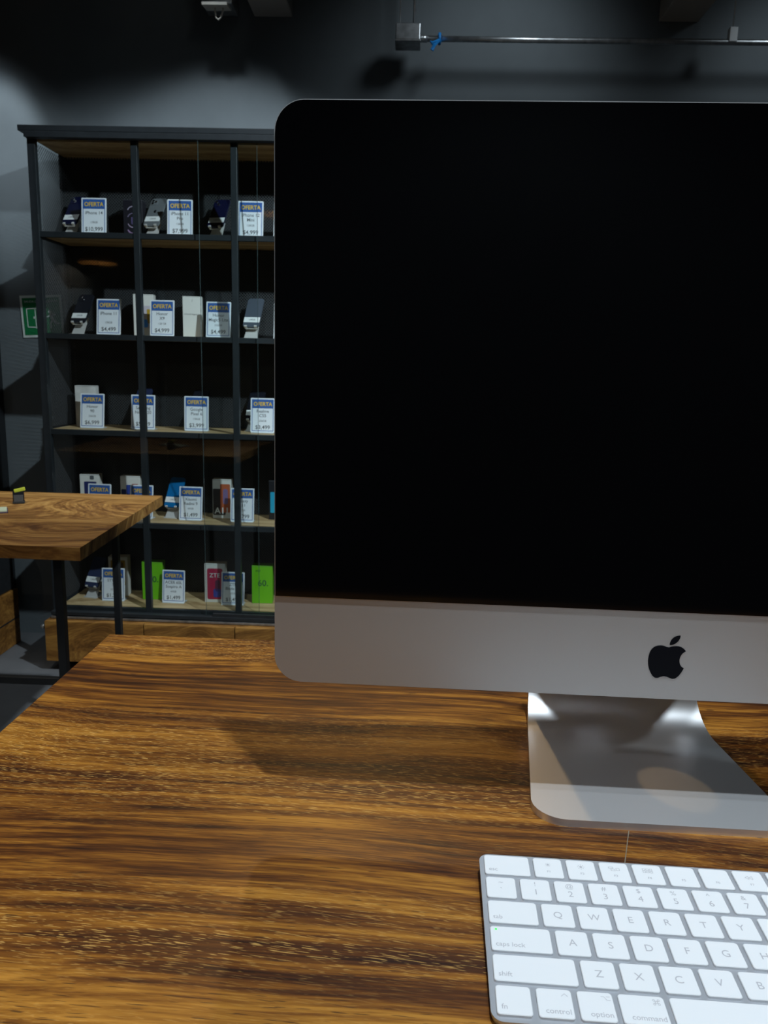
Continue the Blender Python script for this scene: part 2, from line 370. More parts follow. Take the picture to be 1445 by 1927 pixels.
    for i in range(len(top)-1):
        bm.faces.new((top[i][0], top[i+1][0], bot[i+1][0], bot[i][0])); bm.faces.new((top[i+1][NX], top[i][NX], bot[i][NX], bot[i+1][NX]))
    for k in range(NX):
        bm.faces.new((top[0][k+1], top[0][k], bot[0][k], bot[0][k+1])); bm.faces.new((top[-1][k], top[-1][k+1], bot[-1][k+1], bot[-1][k]))
    st = bm_obj('stand', bm, 'alu', t)
    # round cable hole through the neck
    cb = bmesh.new(); bmesh.ops.create_cone(cb, cap_ends=True, segments=40, radius1=0.0235, radius2=0.0235, depth=0.06)
    hy = yf+ya-0.048*math.sin(R(16)); hz = th/2+za+0.048*math.cos(R(16))
    me = bpy.data.meshes.new('cut'); cb.to_mesh(me); cb.free(); co = bpy.data.objects.new('cut', me); C.objects.link(co)
    co.matrix_world = Matrix.Translation((0, hy, hz)) @ Matrix.Rotation(R(106), 4, 'X')
    st.parent = None
    md = st.modifiers.new('hole', 'BOOLEAN'); md.operation = 'DIFFERENCE'; md.object = co; md.solver = 'EXACT'
    dg = bpy.context.evaluated_depsgraph_get(); dg.update()
    nm = bpy.data.meshes.new_from_object(st.evaluated_get(dg)); st.modifiers.clear(); st.data = nm
    if not nm.materials: nm.materials.append(M['alu'])
    bpy.data.objects.remove(co); st.parent = t
    for p in nm.polygons: p.use_smooth = True
    if hasattr(nm, 'set_sharp_from_angle'): nm.set_sharp_from_angle(angle=R(35))
    # hinge block between neck and housing; outline shaped to shade the stand's bend
    he = [(0.066*math.cos(R(180+180*k/24)), 0.101+0.049*math.sin(R(180+180*k/24))) for k in range(25)]
    prism('hinge', he, 0.214, 0.244, 'alu', t, axis='z')
computer()

# ------------------------------------------------------------------ keyboard
def keyboard():
    U, P = 0.01905, 0.0187
    t = thing('computer_keyboard', 'slim silver keyboard with white keys on the table before the screen', 'keyboard', (0.0469, 0.3039, T), R(-1.83))
    W, D, mg = 14.5*U, 6*P, 0.0014
    zf, zb = 0.0046, 0.0097
    def zt(y): return zf+(zb-zf)*y/D
    tilt = math.atan2(zb-zf, D)
    bm = bmesh.new()
    o = rrect(-mg, W+mg, -mg, D+mg, 0.006, 6)
    a = [bm.verts.new((x, y, zt(y))) for x, y in o]; m_ = [bm.verts.new((x, y, zt(y)-0.0012)) for x, y in o]
    cx, cy = W/2, D/2
    b = [bm.verts.new((cx+(x-cx)*0.994, cy+(y-cy)*0.985, 0.0004)) for x, y in o]
    n = len(o); bm.faces.new(a)
    for i in range(n):
        j = (i+1) % n; bm.faces.new((a[i], m_[i], m_[j], a[j])); bm.faces.new((m_[i], b[i], b[j], m_[j]))
    bm.faces.new(b[::-1])
    bm_obj('body', bm, 'kb_alu', t)
    kw, kh, kt = 0.0026, 0.0025, 0.0016
    _k = {}
    def keymesh(w_, h_):
        key = (round(w_, 4), round(h_, 4))
        if key not in _k:
            bm = bmesh.new(); lo = rrect(-w_/2, w_/2, -h_/2, h_/2, 0.0016, 4)
            rings = []
            for ins, z in ((0, 0), (0, kt-0.0003), (0.0003, kt)):
                rings.append([bm.verts.new((x*(1-2*ins/w_), y*(1-2*ins/h_), z)) for x, y in lo])
            for i in range(2):
                for q in range(len(lo)): bm.faces.new((rings[i][q], rings[i][(q+1) % len(lo)], rings[i+1][(q+1) % len(lo)], rings[i+1][q]))
            bm.faces.new(rings[-1]); bm.faces.new(rings[0][::-1])
            me = bpy.data.meshes.new('key'); bmesh.ops.recalc_face_normals(bm, faces=bm.faces[:]); bm.to_mesh(me); bm.free(); me.materials.append(M['key']); _k[key] = me
        return _k[key]
    def icon(shapes, parent, name='symbol'):
        bm = bmesh.new()
        for s in shapes:
            if s[0] == 'line': 
                (x0, y0), (x1, y1), w_ = s[1:]; d = Vector((x1-x0, y1-y0, 0)).normalized(); p = Vector((-d.y, d.x, 0))*w_/2
                vs = [Vector((x0, y0, 0))+p, Vector((x0, y0, 0))-p, Vector((x1, y1, 0))-p, Vector((x1, y1, 0))+p]; bm.faces.new([bm.verts.new(v) for v in vs])
            elif s[0] == 'disc':
                (x, y), r0 = s[1:]; bm.faces.new([bm.verts.new((x+r0*math.cos(a*math.pi/6), y+r0*math.sin(a*math.pi/6), 0)) for a in range(12)])
            elif s[0] == 'rect':
                x0, y0, x1, y1, w_ = s[1:]
                for q in (((x0, y0), (x1, y0)), ((x1, y0), (x1, y1)), ((x1, y1), (x0, y1)), ((x0, y1), (x0, y0))):
                    d = Vector((q[1][0]-q[0][0], q[1][1]-q[0][1], 0)).normalized(); p = Vector((-d.y, d.x, 0))*w_/2; e = d*w_/2
                    A = Vector((*q[0], 0))-e; B = Vector((*q[1], 0))+e
                    bm.faces.new([bm.verts.new(v) for v in (A+p, A-p, B-p, B+p)])
        return bm_obj(name, bm, 'legend', parent, (0, 0, kt+0.00006))
    def sun(r0, r1, cr):
        return [('disc', (0, 0.0025), cr)]+[('line', (r0*math.cos(a*math.pi/4), 0.0025+r0*math.sin(a*math.pi/4)), (r1*math.cos(a*math.pi/4), 0.0025+r1*math.sin(a*math.pi/4)), 0.0003) for a in range(8)]
    lw = 0.00024
    icons = {'F1': sun(0.0010, 0.0015, 0.0007), 'F2': sun(0.0013, 0.0021, 0.0008),
             'F3': [('rect', -0.003, 0.0030, -0.0005, 0.0042, lw), ('rect', -0.0018, 0.0010, 0.0004, 0.0024, lw), ('rect', 0.0012, 0.0014, 0.0030, 0.0034, lw)],
             'F4': [('rect', -0.0026+i*0.0020, 0.0012+j*0.0019, -0.0012+i*0.0020, 0.0026+j*0.0019, lw) for i in range(3) for j in range(2)],
             'F7': [('line', (x, 0.0025), (x+0.002, 0.0038), lw) for x in (-0.0022, 0.0)]+[('line', (x, 0.0025), (x+0.002, 0.0012), lw) for x in (-0.0022, 0.0)]+[('line', (x+0.002, 0.0012), (x+0.002, 0.0038), lw) for x in (-0.0022, 0.0)],
             'control': [('line', (0.0034, 0.0040), (0.0049, 0.0056), lw), ('line', (0.0049, 0.0056), (0.0064, 0.0040), lw)],
             'option': [('line', (0.0028, 0.0056), (0.0042, 0.0056), lw), ('line', (0.0042, 0.0056), (0.0054, 0.0036), lw), ('line', (0.0054, 0.0036), (0.0070, 0.0036), lw), ('line', (0.0052, 0.0056), (0.0070, 0.0056), lw)]}
    def loop_sym(x, y, s):
        o = [('rect', x-s*0.5, y-s*0.5, x+s*0.5, y+s*0.5, lw)]
        for i in (-1, 1):
            for j in (-1, 1):
                c = (x+i*s, y+j*s); pts = [(c[0]+s*0.5*math.cos(a*math.pi/4), c[1]+s*0.5*math.sin(a*math.pi/4)) for a in range(9)]
                o += [('line', pts[q], pts[q+1], lw) for q in range(8)]
        return o
    icons['command'] = loop_sym(0.0068, 0.0046, 0.00105)
    def key(u0, wu, row, kind, txt, hfrac=1.0, yoff=0.0):
        w_ = wu*U-kw; h_ = (P-kh)*hfrac
        x = (u0+wu/2)*U; y = (row+0.5)*P+yoff
        k = link_mesh('key', keymesh(w_, h_), 'key', t, (x, y, zt(y)), (tilt, 0, 0))
        z = kt+0.00005
        if kind == 'c': lettering(txt, 0.0062, 'legend', k, (0, 0, z), (0, 0, 0), 0.0)
        elif kind == 'bl':
            lettering(txt, 0.0040, 'legend', k, (-w_/2+0.0022, -0.0040, z), (0, 0, 0), 0.004, 'LEFT')
        elif kind == 'br': lettering(txt, 0.0040, 'legend', k, (w_/2-0.0012, -0.0045, z), (0, 0, 0), 0.004, 'RIGHT')
        elif kind == 'two':
            lettering(txt[0], 0.0046, 'legend', k, (0, 0.0040, z), (0, 0, 0)); lettering(txt[1], 0.0060, 'legend', k, (0, -0.0022, z), (0, 0, 0))
        elif kind == 'fk': lettering(txt, 0.0024, 'legend', k, (0, -0.0032, z), (0, 0, 0), 0.006)
        if txt in icons: icon(icons[txt], k)
        return k
    key(0, 1.5, 5, 'bl', 'esc')
    for i in range(12): key(1.5+i, 1, 5, 'fk', 'F%d' % (i+1))
    key(13.5, 1, 5, '', '')
    nums = [('~', '`'), ('!', '1'), ('@', '2'), ('#', '3'), ('$', '4'), ('%', '5'), ('^', '6'), ('&', '7'), ('*', '8'), ('(', '9'), (')', '0'), ('_', '-'), ('+', '=')]
    for i, p in enumerate(nums): key(i, 1, 4, 'two', p)
    key(13, 1.5, 4, 'br', 'delete')
    key(0, 1.5, 3, 'bl', 'tab')
    for i, c in enumerate('QWERTYUIOP'): key(1.5+i, 1, 3, 'c', c)
    for i, p in enumerate((('{', '['), ('}', ']'), ('|', '\\'))): key(11.5+i, 1, 3, 'two', p)
    k = key(0, 1.75, 2, 'bl', 'caps lock')
    bm = bmesh.new(); bmesh.ops.create_circle(bm, cap_ends=True, segments=14, radius=0.00062)
    bm_obj('indicator_light', bm, 'green_led', k, (-1.75*U/2+kw/2+0.0030, 0.0058, kt+0.0001))
    for i, c in enumerate('ASDFGHJKL'): key(1.75+i, 1, 2, 'c', c)
    key(10.75, 1, 2, 'two', (':', ';')); key(11.75, 1, 2, 'two', ('"', "'")); key(12.75, 1.75, 2, 'br', 'return')
    key(0, 2.25, 1, 'bl', 'shift')
    for i, c in enumerate('ZXCVBNM'): key(2.25+i, 1, 1, 'c', c)
    for i, p in enumerate((('<', ','), ('>', '.'), ('?', '/'))): key(9.25+i, 1, 1, 'two', p)
    key(12.25, 2.25, 1, 'br', 'shift')
    key(0, 1, 0, 'bl', 'fn'); key(1, 1, 0, 'br', 'control'); key(2, 1, 0, 'br', 'option'); key(3, 1.25, 0, 'br', 'command')
    key(4.25, 5, 0, '', ''); key(9.25, 1.25, 0, 'bl', 'command'); key(10.5, 1, 0, 'bl', 'option')
    for i in (0, 2): key(11.5+i, 1, 0, '', '', 0.47, -0.0043)
    key(12.5, 1, 0, '', '', 0.47, -0.0043); key(12.5, 1, 0, '', '', 0.47, 0.0043)
keyboard()

# ------------------------------------------------------------------ display cabinet
ROWS = [T+0.790, T+0.386, T-0.014, T-0.413, T-0.800]      # shelf surfaces
YF, YB = 3.25, 3.55
PX = [-1.547, -1.133, -0.733, -0.333, 0.067]
def wire_panel(name, parent, w_, h_, pitch, rad, loc, rot, m='mesh_metal'):
    """diagonal wire lattice in the local XZ plane"""
    bm = bmesh.new()
    for sg in (1, -1):
        c = -h_
        while c < w_:
            # line x = c + (z if sg>0 else h-z) clipped to the panel
            t0 = max(0, -c); t1 = min(h_, w_-c)
            if t1 > t0:
                p = [(c+t, t if sg > 0 else h_-t) for t in (t0, t1)]
                d = Vector((p[1][0]-p[0][0], 0, p[1][1]-p[0][1])).normalized(); n = Vector((-d.z, 0, d.x))*rad
                y = 0.0006*sg
                vs = [bm.verts.new(Vector((p[0][0], y, p[0][1]))+n), bm.verts.new(Vector((p[0][0], y, p[0][1]))-n), bm.verts.new(Vector((p[1][0], y, p[1][1]))-n), bm.verts.new(Vector((p[1][0], y, p[1][1]))+n),]
                ws = [bm.verts.new(v.co+Vector((0, 0.0009, 0))) for v in vs]
                bm.faces.new(vs); bm.faces.new(ws[::-1])
                for i in range(4): bm.faces.new((vs[i], ws[i], ws[(i+1) % 4], vs[(i+1) % 4]))
            c += pitch
    o = bm_obj(name, bm, m, parent, loc, rot); o['kind'] = 'stuff'; return o
def cabinet():
    t = thing('display_cabinet', 'tall black steel display cabinet with mesh sides, wooden shelves and sliding glass doors', 'cabinet', ((PX[0]+PX[-1])/2, 3.4, 0))
    ox, oy = -(PX[0]+PX[-1])/2, -3.4
    wd = PX[-1]-PX[0]; ztop = T+1.160; zb = T-0.835
    def B(name, c, s, m, **k): return box(name, (c[0]+ox, c[1]+oy, c[2]), s, m, t, **k)
    B('top_cap', ((PX[0]+PX[-1])/2, 3.395, ztop+0.013), (wd+0.075, 0.345, 0.022), 'frame_metal', bev=0.002)
    B('top_board', ((PX[0]+PX[-1])/2, 3.41, ztop-0.014), (wd-0.03, 0.27, 0.02), 'shelf_wood')
    for i, x in enumerate(PX):
        B('post', (x, YF+0.012, (ztop+zb)/2), (0.026 if i else 0.032, 0.024, ztop-zb), 'frame_metal', bev=0.0015)
        B('post', (x, YB-0.012, (ztop+zb)/2), (0.026, 0.024, ztop-zb), 'frame_metal', bev=0.0015)
    for j, z in enumerate(ROWS):
        B('shelf_board', ((PX[0]+PX[-1])/2, 3.41, z-0.009), (wd-0.03, 0.272, 0.018), 'shelf_wood')
        B('shelf_lip', ((PX[0]+PX[-1])/2, YF+0.014, z-0.0115), (wd-0.03, 0.02, 0.022), 'frame_metal', bev=0.001)
        B('shelf_rail', (PX[0], 3.4, z-0.0115), (0.022, 0.25, 0.022), 'frame_metal'); B('shelf_rail', (PX[-1], 3.4, z-0.0115), (0.022, 0.25, 0.022), 'frame_metal')
    B('back_panel', ((PX[0]+PX[-1])/2, YB+0.002, (ztop+zb)/2), (wd, 0.003, ztop-zb), 'black_metal')
    lev = [ztop]+ROWS
    for j in range(5):
        z1, z0 = lev[j]-0.025, lev[j+1]+0.004
        for x in (PX[0], PX[-1]):
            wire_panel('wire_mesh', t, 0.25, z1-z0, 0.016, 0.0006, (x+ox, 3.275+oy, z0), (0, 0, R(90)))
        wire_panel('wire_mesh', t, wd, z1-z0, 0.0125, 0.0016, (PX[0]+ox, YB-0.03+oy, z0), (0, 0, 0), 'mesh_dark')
    # sliding doors and their tracks
    B('door_track', ((PX[0]+PX[-1])/2, YF-0.018, T-0.822), (wd+0.02, 0.036, 0.016), 'frame_metal', bev=0.001)
    B('door_track', ((PX[0]+PX[-1])/2, YF-0.018, T-0.840), (wd+0.02, 0.040, 0.010), 'galv', bev=0.001)
    B('door_track', ((PX[0]+PX[-1])/2, YF-0.018, ztop-0.012), (wd+0.02, 0.036, 0.022), 'frame_metal', bev=0.001)
    for (xa, xb, y, rail) in ((-1.528, -0.638, YF-0.011, 0), (-0.868, 0.05, YF-0.024, 1)):
        zA, zB = T-0.812, ztop-0.02
        g = B('glass_door', ((xa+xb)/2, y, (zA+zB)/2), (xb-xa, 0.004, zB-zA), 'glass')
        gx = (xb-xa)/2
        for s in ((-1,) if rail else (1,)): box('polished_edge', (s*(gx+0.0007), 0, 0), (0.0012, 0.0042, zB-zA), 'glass_edge', g)
        if rail: box('bottom_rail', (0.015, -0.003, -(zB-zA)/2-0.004), (xb-xa-0.03, 0.012, 0.034), 'black_metal', g, bev=0.001)
cabinet()
def drawer_base():
    x0, x1 = -1.572, 0.085; yf, yb = 3.175, 3.55; zt, zb = T-0.848, T-1.03
    t = thing('drawer_base', 'low wooden drawer chest under the glass display cabinet', 'drawers', ((x0+x1)/2, (yf+yb)/2, 0))
    ox, oy = -(x0+x1)/2, -(yf+yb)/2
    box('body', (0, 0.012, (zt+zb)/2), (x1-x0, yb-yf-0.024, zt-zb), 'drawer_wood', t, bev=0.002)
    box('plinth', (0, 0.04, zb/2), (x1-x0-0.1, yb-yf-0.12, zb), 'black_metal', t)
    xs = [x0]+PX[1:4]+[x1]
    for a, b in zip(xs[:-1], xs[1:]):
        d = box('drawer_front', ((a+b)/2+ox, yf+oy+0.009, (zt+zb)/2+0.001), (b-a-0.004, 0.018, zt-zb+0.002), 'drawer_wood', t, bev=0.0015)
    bm = bmesh.new(); bmesh.ops.create_uvsphere(bm, u_segments=14, v_segments=8, radius=0.011); add_tube(bm, [(0, 0, 0), (0.02, 0, 0)], 0.005)
    bm_obj('lock_knob', bm, 'galv', t, (x0+ox-0.014, yf+oy+0.02, zt-0.03), smooth=True)
drawer_base()

# ------------------------------------------------------------------ price cards
def price_card(row, x, lines, price, label, y=3.37, rz=0.0, lean=7, dim=(0.105, 0.148)):
    W_, H_ = dim
    t = thing('price_card', label, 'price card', (x, y, ROWS[row]), R(rz), 'offer price cards in the display cabinet')
    piv = (0, 0, 0)
    L = R(-lean)
    bm = bmesh.new()
    add_box(bm, (0, 0.0, 0.001), (W_*0.96, 0.05, 0.002), bev=0.0006)
    bm_obj('acrylic_foot', bm, 'acrylic', t)
    s = prism('sheet', rrect(-W_/2, W_/2, 0.0, H_, 0.003, 3), -0.0012, 0.0012, 'paper', t, loc=(0, -0.016, 0.002), rot=(L, 0, 0))
    y0 = -0.0016
    # blue rule around the sheet
    bm = bmesh.new(); i0, i1 = 0.0055, 0.0080
    A = [(-W_/2+i0, i0), (W_/2-i0, i0), (W_/2-i0, H_-i0), (-W_/2+i0, H_-i0)]; Bq = [(-W_/2+i1, i1), (W_/2-i1, i1), (W_/2-i1, H_-i1), (-W_/2+i1, H_-i1)]
    for i in range(4):
        j = (i+1) % 4; bm.faces.new([bm.verts.new((p[0], y0, p[1])) for p in (A[i], A[j], Bq[j], Bq[i])])
    bm_obj('border', bm, 'card_blue', s)
    box('header', (0, -0.0014, H_-0.026), (W_-0.013, 0.0007, 0.036), 'card_blue', s)
    lettering('OFERTA', 0.0235, 'card_yellow', s, (0, -0.0022, H_-0.0265), bold=0.022, fit=W_-0.024)
    n = len(lines)-1
    zz = [H_*0.615, H_*0.485] if n == 2 else [H_*0.59]
    for q in range(n): lettering(lines[q], 0.0185, 'ink', s, (0, y0, zz[q]), bold=0.008, fit=W_-0.022)
    lettering(lines[-1], 0.0115, 'ink', s, (0, y0, H_*0.335), bold=0.0, fit=W_*0.5)
    lettering(price, 0.0235, 'ink', s, (0, y0, H_*0.145), bold=0.012, fit=W_-0.024)
    return t
K = 1.018
CARDS = [
 (0, -1.316, ['iPhone 14', '128GB'], '$10,999', 'white OFERTA card priced $10,999 beside the leftmost navy phone'),
 (0, -0.962, ['iPhone 11', 'Pro', '128GB'], '$7,999', 'white OFERTA card priced $7,999 beside the grey phone'),
 (0, -0.673, ['iPhone 12', 'Mini', '128GB'], '$4,999', 'white OFERTA card priced $4,999 right of the second post, top shelf'),
 (0, -0.527, ['iPhone', '128GB'], '$4,999', 'top shelf OFERTA card almost wholly hidden behind the computer screen edge'),
 (1, -1.272, ['iPhone 11', '128GB'], '$4,499', 'OFERTA card priced $4,499 beside the dark phone on the second shelf'),
 (1, -1.046, ['Honor', 'X9', '128 GB'], '$4,999', 'OFERTA card priced $4,999 before a cream box on the second shelf'),
 (1, -0.811, ['Honor', 'Magic5 Lite', '256GB'], '$4,499', 'OFERTA card priced $4,499 right of the plain cream box'),
 (1, -0.527, ['Honor', '128GB'], '$4,999', 'second shelf OFERTA card almost wholly hidden behind the computer screen edge'),
 (2, -1.369, ['Honor', '90', '256GB'], '$6,999', 'OFERTA card priced $6,999 before the white marbled box'),
 (2, -1.147, ['Samsung', 'Note S20', '128GB'], '$5,999', 'OFERTA card standing behind a cabinet post on the third shelf'),
 (2, -0.916, ['Google', 'Pixel 6', '128GB'], '$3,999', 'OFERTA card priced $3,999 on the third shelf'),
 (2, -0.631, ['Realme', 'C55', '256GB'], '$3,499', 'OFERTA card priced $3,499 nearest the computer on the third shelf'),
 (3, -1.352, ['Samsung', '64GB'], '$2,499', 'leftmost OFERTA card on the fourth shelf, mostly hidden by the left table'),
 (3, -1.168, ['Motorola', '64GB'], '$2,299', 'OFERTA card half behind a post above the corner of the left table'),
 (3, -0.949, ['Xiaomi', 'Redmi 9', '64GB'], '$1,499', 'OFERTA card priced $1,499 beside the blue phone on the fourth shelf'),
 (3, -0.722, ['Galaxy', 'A11', '32GB'], '$1,799', 'OFERTA card priced $1,799 beside the box with an orange phone picture'),
 (4, -1.307, ['STYLO', '5', '32GB'], '$1,299', 'bottom shelf OFERTA card crossed by a thin black table leg'),
 (4, -1.034, ['ACER 60L', 'Sospiro A', '64GB'], '$1,499', 'bottom shelf OFERTA card beside the left green box'),
 (4, -0.768, ['ZTE', 'Blade A5', '32GB'], '$1,499', 'bottom shelf OFERTA card before the white and red box'),
]
for row, x, ln, pr, lb in CARDS:
    price_card(row, x*K, ln, pr, lb, y=3.37 if row > 1 else 3.35, rz=random.uniform(-3, 3), lean=random.uniform(5, 9))

# ------------------------------------------------------------------ phones on stands
_ps = {}
def phone_stand(row, x, y, rz, label):
    t = thing('phone_stand', label, 'phone stand', (x, y, ROWS[row]), R(rz), 'bent metal phone stands')
    # local: front is -Y.  holder plate leans back by 33 degrees
    prism('base', rrect(-0.034, 0.034, -0.035, 0.06, 0.006, 4), 0, 0.003, 'silver', t, axis='z')
    bm = bmesh.new()
    # leg rises from the rear of the base, leaning forward to the holder
    add_prism(bm, [(-0.030, 0), (0.030, 0), (0.024, 0.085), (-0.024, 0.085)], -0.0014, 0.0014)
    bm_obj('leg', bm, 'silver', t, (0, -0.018, 0.002), (R(-34), 0, 0))
    bm = bmesh.new(); add_box(bm, (0, 0, 0.045), (0.05, 0.003, 0.10), bev=0.001)
    bm_obj('back_plate', bm, 'silver', t, (0, -0.012, 0.045), (R(-33), 0, 0))
    for s in (-1, 1):
        bm = bmesh.new(); add_box(bm, (0, -0.007, 0), (0.012, 0.014, 0.002), bev=0.0006); add_box(bm, (0, -0.0135, 0.003), (0.012, 0.002, 0.007), bev=0.0006)
        bm_obj('hook', bm, 'silver', t, (s*0.022, -0.012, 0.044), (R(-33), 0, 0))
    return t
def phone(row, x, y, rz, col, label, lens='two', size=(0.0715, 0.147), logo=None, sticker=True):
    t = thing('smartphone', label, 'phone', (x, y, ROWS[row]+0.0475), R(rz), 'smartphones on stands in the display cabinet')
    w_, h_ = size
    bm = bmesh.new(); add_prism(bm, rrect(-w_/2, w_/2, 0, h_, 0.010, 5), -0.0038, 0.0038)
    es = [e for e in bm.edges if abs(e.verts[0].co.y-e.verts[1].co.y) < 1e-6]
    bmesh.ops.bevel(bm, geom=es, offset=0.0012, segments=2, affect='EDGES')
    a = (R(-33), 0, 0); p0 = (0, -0.0175, 0.0005)
    b = bm_obj('body', bm, col, t, p0, a)
    f = -0.0040
    if lens:
        bx = -w_/2+0.019
        prism('camera_bump', rrect(bx-0.0155, bx+0.0155, h_-0.036, h_-0.005, 0.007, 4), f-0.0012, f+0.0004, col, b)
        for (lx, lz) in (((-0.006, 0.007), (0.006, -0.006)) if lens == 'two' else ((-0.0065, 0.0068), (-0.0065, -0.0068), (0.0065, 0))):
            bm = bmesh.new(); add_prism(bm, [(0.0058*math.cos(q*math.pi/8), 0.0058*math.sin(q*math.pi/8)) for q in range(16)], -0.0015, 0.0005)
            l = bm_obj('lens_ring', bm, 'lens_ring', b, (bx+lx, f-0.0012, h_-0.0205+lz))
            bm = bmesh.new(); add_prism(bm, [(0.0044*math.cos(q*math.pi/8), 0.0044*math.sin(q*math.pi/8)) for q in range(16)], -0.0019, -0.0012)
            bm_obj('lens', bm, 'lens', l)
    if logo:
        bm = bmesh.new(); add_prism(bm, [(0.007*math.cos(q*math.pi/10)*(0.55 if q in (0, 1, 19) else 1), 0.0075*math.sin(q*math.pi/10)) for q in range(20)], -0.0002, 0.0001)
        bm_obj('emblem', bm, 'lens', b, (0, f, h_*0.52))
    if sticker:
        s = box('sticker', (0, f-0.0003, 0.036), (w_*0.99, 0.0006, 0.026), 'sticker', b)
        lettering('128GB', 0.011, 'ink', s, (0, -0.0005, 0), bold=0.01)
    return t
navy = colmat('navy_phone_glass', (0.006, 0.008, 0.035), 0.15); grey = colmat('graphite_phone_glass', (0.19, 0.21, 0.22), 0.35, 0.3)
black = colmat('black_phone_glass', (0.008, 0.010, 0.016), 0.15); slate = colmat('slate_phone_glass', (0.09, 0.11, 0.14), 0.3, 0.2)
bluep = colmat('bright_blue_phone', (0.004, 0.13, 0.34), 0.3); indigo = colmat('dark_blue_phone_glass', (0.02, 0.03, 0.075), 0.25)
PH = [
 (0, -1.452, 3.40, 14, navy, 'navy phone', 'leftmost on the top shelf', dict(lens='two')),
 (0, -1.106, 3.40, 13, grey, 'graphite grey phone with three lenses', 'on the top shelf', dict(lens='three', logo=1)),
 (0, -0.836, 3.40, 13, navy, 'dark navy phone', 'left of the second post, top shelf', dict(lens='two')),
 (1, -1.437, 3.40, 13, black, 'black phone', 'leftmost on the second shelf', dict(lens='two')),
 (1, -0.690, 3.40, 8, slate, 'slate grey phone', 'rightmost on the second shelf', dict(lens=None)),
 (2, -1.200, 3.43, 10, indigo, 'dark blue phone', 'behind the post on the third shelf', dict(lens='two')),
 (2, -0.945, 3.43, 10, black, 'black phone', 'left of the second post on the third shelf', dict(lens=None)),
 (2, -0.690, 3.43, 8, black, 'black phone', 'behind the third-shelf card nearest the computer', dict(lens=None)),
 (3, -1.055, 3.41, 10, bluep, 'bright blue phone', 'on the fourth shelf', dict(lens=None)),
 (4, -1.435, 3.41, 14, indigo, 'dark blue phone', 'leftmost on the bottom shelf', dict(lens=None)),
]
for row, x, y, rz, m, look, where, kw_ in PH:
    phone_stand(row, x*1.006, y, -rz, 'silver stand of the %s %s' % (look.split(' with')[0], where))
    phone(row, x*1.006, y, -rz, m, '%s with white sticker %s' % (look.split(' with')[0], where), **kw_)

# ------------------------------------------------------------------ phone boxes
def carton(row, x, w_, h_, label, m='white_box', d_=0.05, y=3.42, rz=0.0):
    t = thing('phone_box', label, 'box', (x, y, ROWS[row]), R(rz), 'phone boxes in the display cabinet')
    o = box('carton', (0, d_/2, h_/2), (w_, d_, h_), m, t, bev=0.0015)
    box('lid_seam', (0, d_/2, h_*0.985), (w_+0.0006, d_+0.0006, 0.0008), 'ink', t)
    return t
def panel(t, name, x, z, w_, h_, m, y=-0.0006, r=0.004):
    return prism(name, rrect(x-w_/2, x+w_/2, z-h_/2, z+h_/2, r, 3), y-0.0004, y+0.0004, m, t)
G = lambda n, c, r=0.4: colmat(n, c, r)
# top shelf: dark box with violet rings
b = carton(0, -1.205, 0.082, 0.160, 'black box printed with violet rings behind the first post', G('black_carton', (0.012, 0.011, 0.016)))
for i, (z, c) in enumerate(((0.128, (0.32, 0.28, 0.36)), (0.100, (0.17, 0.14, 0.22)), (0.052, (0.35, 0.27, 0.38)), (0.028, (0.28, 0.18, 0.32)))):
    bm = bmesh.new(); r0, r1 = 0.020, 0.024 if i < 3 else 0.026
    for q in range(20):
        a0, a1 = R(20+q*7), R(20+(q+1)*7); sg = 1 if i < 2 else -1
        bm.faces.new([bm.verts.new((rr*math.cos(a), -0.0007, z+sg*(rr*math.sin(a)-0.018))) for rr, a in ((r0, a0), (r0, a1), (r1, a1), (r1, a0))])
    bm_obj('printed_ring', bm, G('violet_print_%d' % i, c), b)
panel(b, 'printed_stripe', 0, 0.075, 0.014, 0.03, G('violet_stripe', (0.09, 0.07, 0.16)))
# second shelf
b = carton(1, -1.172, 0.086, 0.178, 'cream box with a phone picture half behind the first post', rz=6)
p = panel(b, 'printed_phone', 0.012, 0.082, 0.046, 0.095, G('pale_print', (0.55, 0.50, 0.55)))
panel(p, 'printed_patch', 0.024, 0.085, 0.018, 0.06, G('gold_print', (0.45, 0.28, 0.03)), -0.0016, 0.002)
panel(p, 'printed_patch', 0.006, 0.055, 0.026, 0.034, G('blue_patch_print', (0.05, 0.25, 0.70)), -0.0016, 0.008)
b = carton(1, -0.958, 0.082, 0.174, 'plain cream box right of the $4,999 card on the second shelf', rz=8)
lettering('HONOR Magic5 Lite', 0.008, 'ink', b, (0, -0.0006, 0.098), fit=0.07); lettering('/', 0.016, 'ink', b, (0, -0.0006, 0.155))
# third shelf
marble = mat('marbled_carton', (0.66, 0.65, 0.62), 0.5, noise=(14, 0.25)); M['marble'] = marble
carton(2, -1.445, 0.090, 0.180, 'white marbled box on the third shelf', 'marble', rz=6)
# fourth shelf
b = carton(3, -1.445, 0.086, 0.182, 'white box with a dark blue phone picture leftmost on the fourth shelf', rz=4)
panel(b, 'printed_phone', 0.004, 0.075, 0.055, 0.15, G('dark_blue_print', (0.02, 0.03, 0.12))); panel(b, 'printed_patch', 0.012, 0.168, 0.018, 0.018, 'ink')
b = carton(3, -1.258, 0.088, 0.180, 'white box with red and blue picture left of the second fourth-shelf card', rz=4)
p = panel(b, 'printed_phone', 0.012, 0.075, 0.06, 0.13, G('royal_print', (0.03, 0.06, 0.30))); panel(p, 'printed_patch', 0.022, 0.13, 0.028, 0.03, G('brick_print', (0.35, 0.07, 0.04)), -0.0016)
panel(b, 'printed_patch', -0.030, 0.07, 0.022, 0.10, G('navy_print', (0.02, 0.03, 0.10)), -0.0006)
b = carton(3, -0.840, 0.084, 0.178, 'white box with big white lettering over an orange phone picture', rz=3)
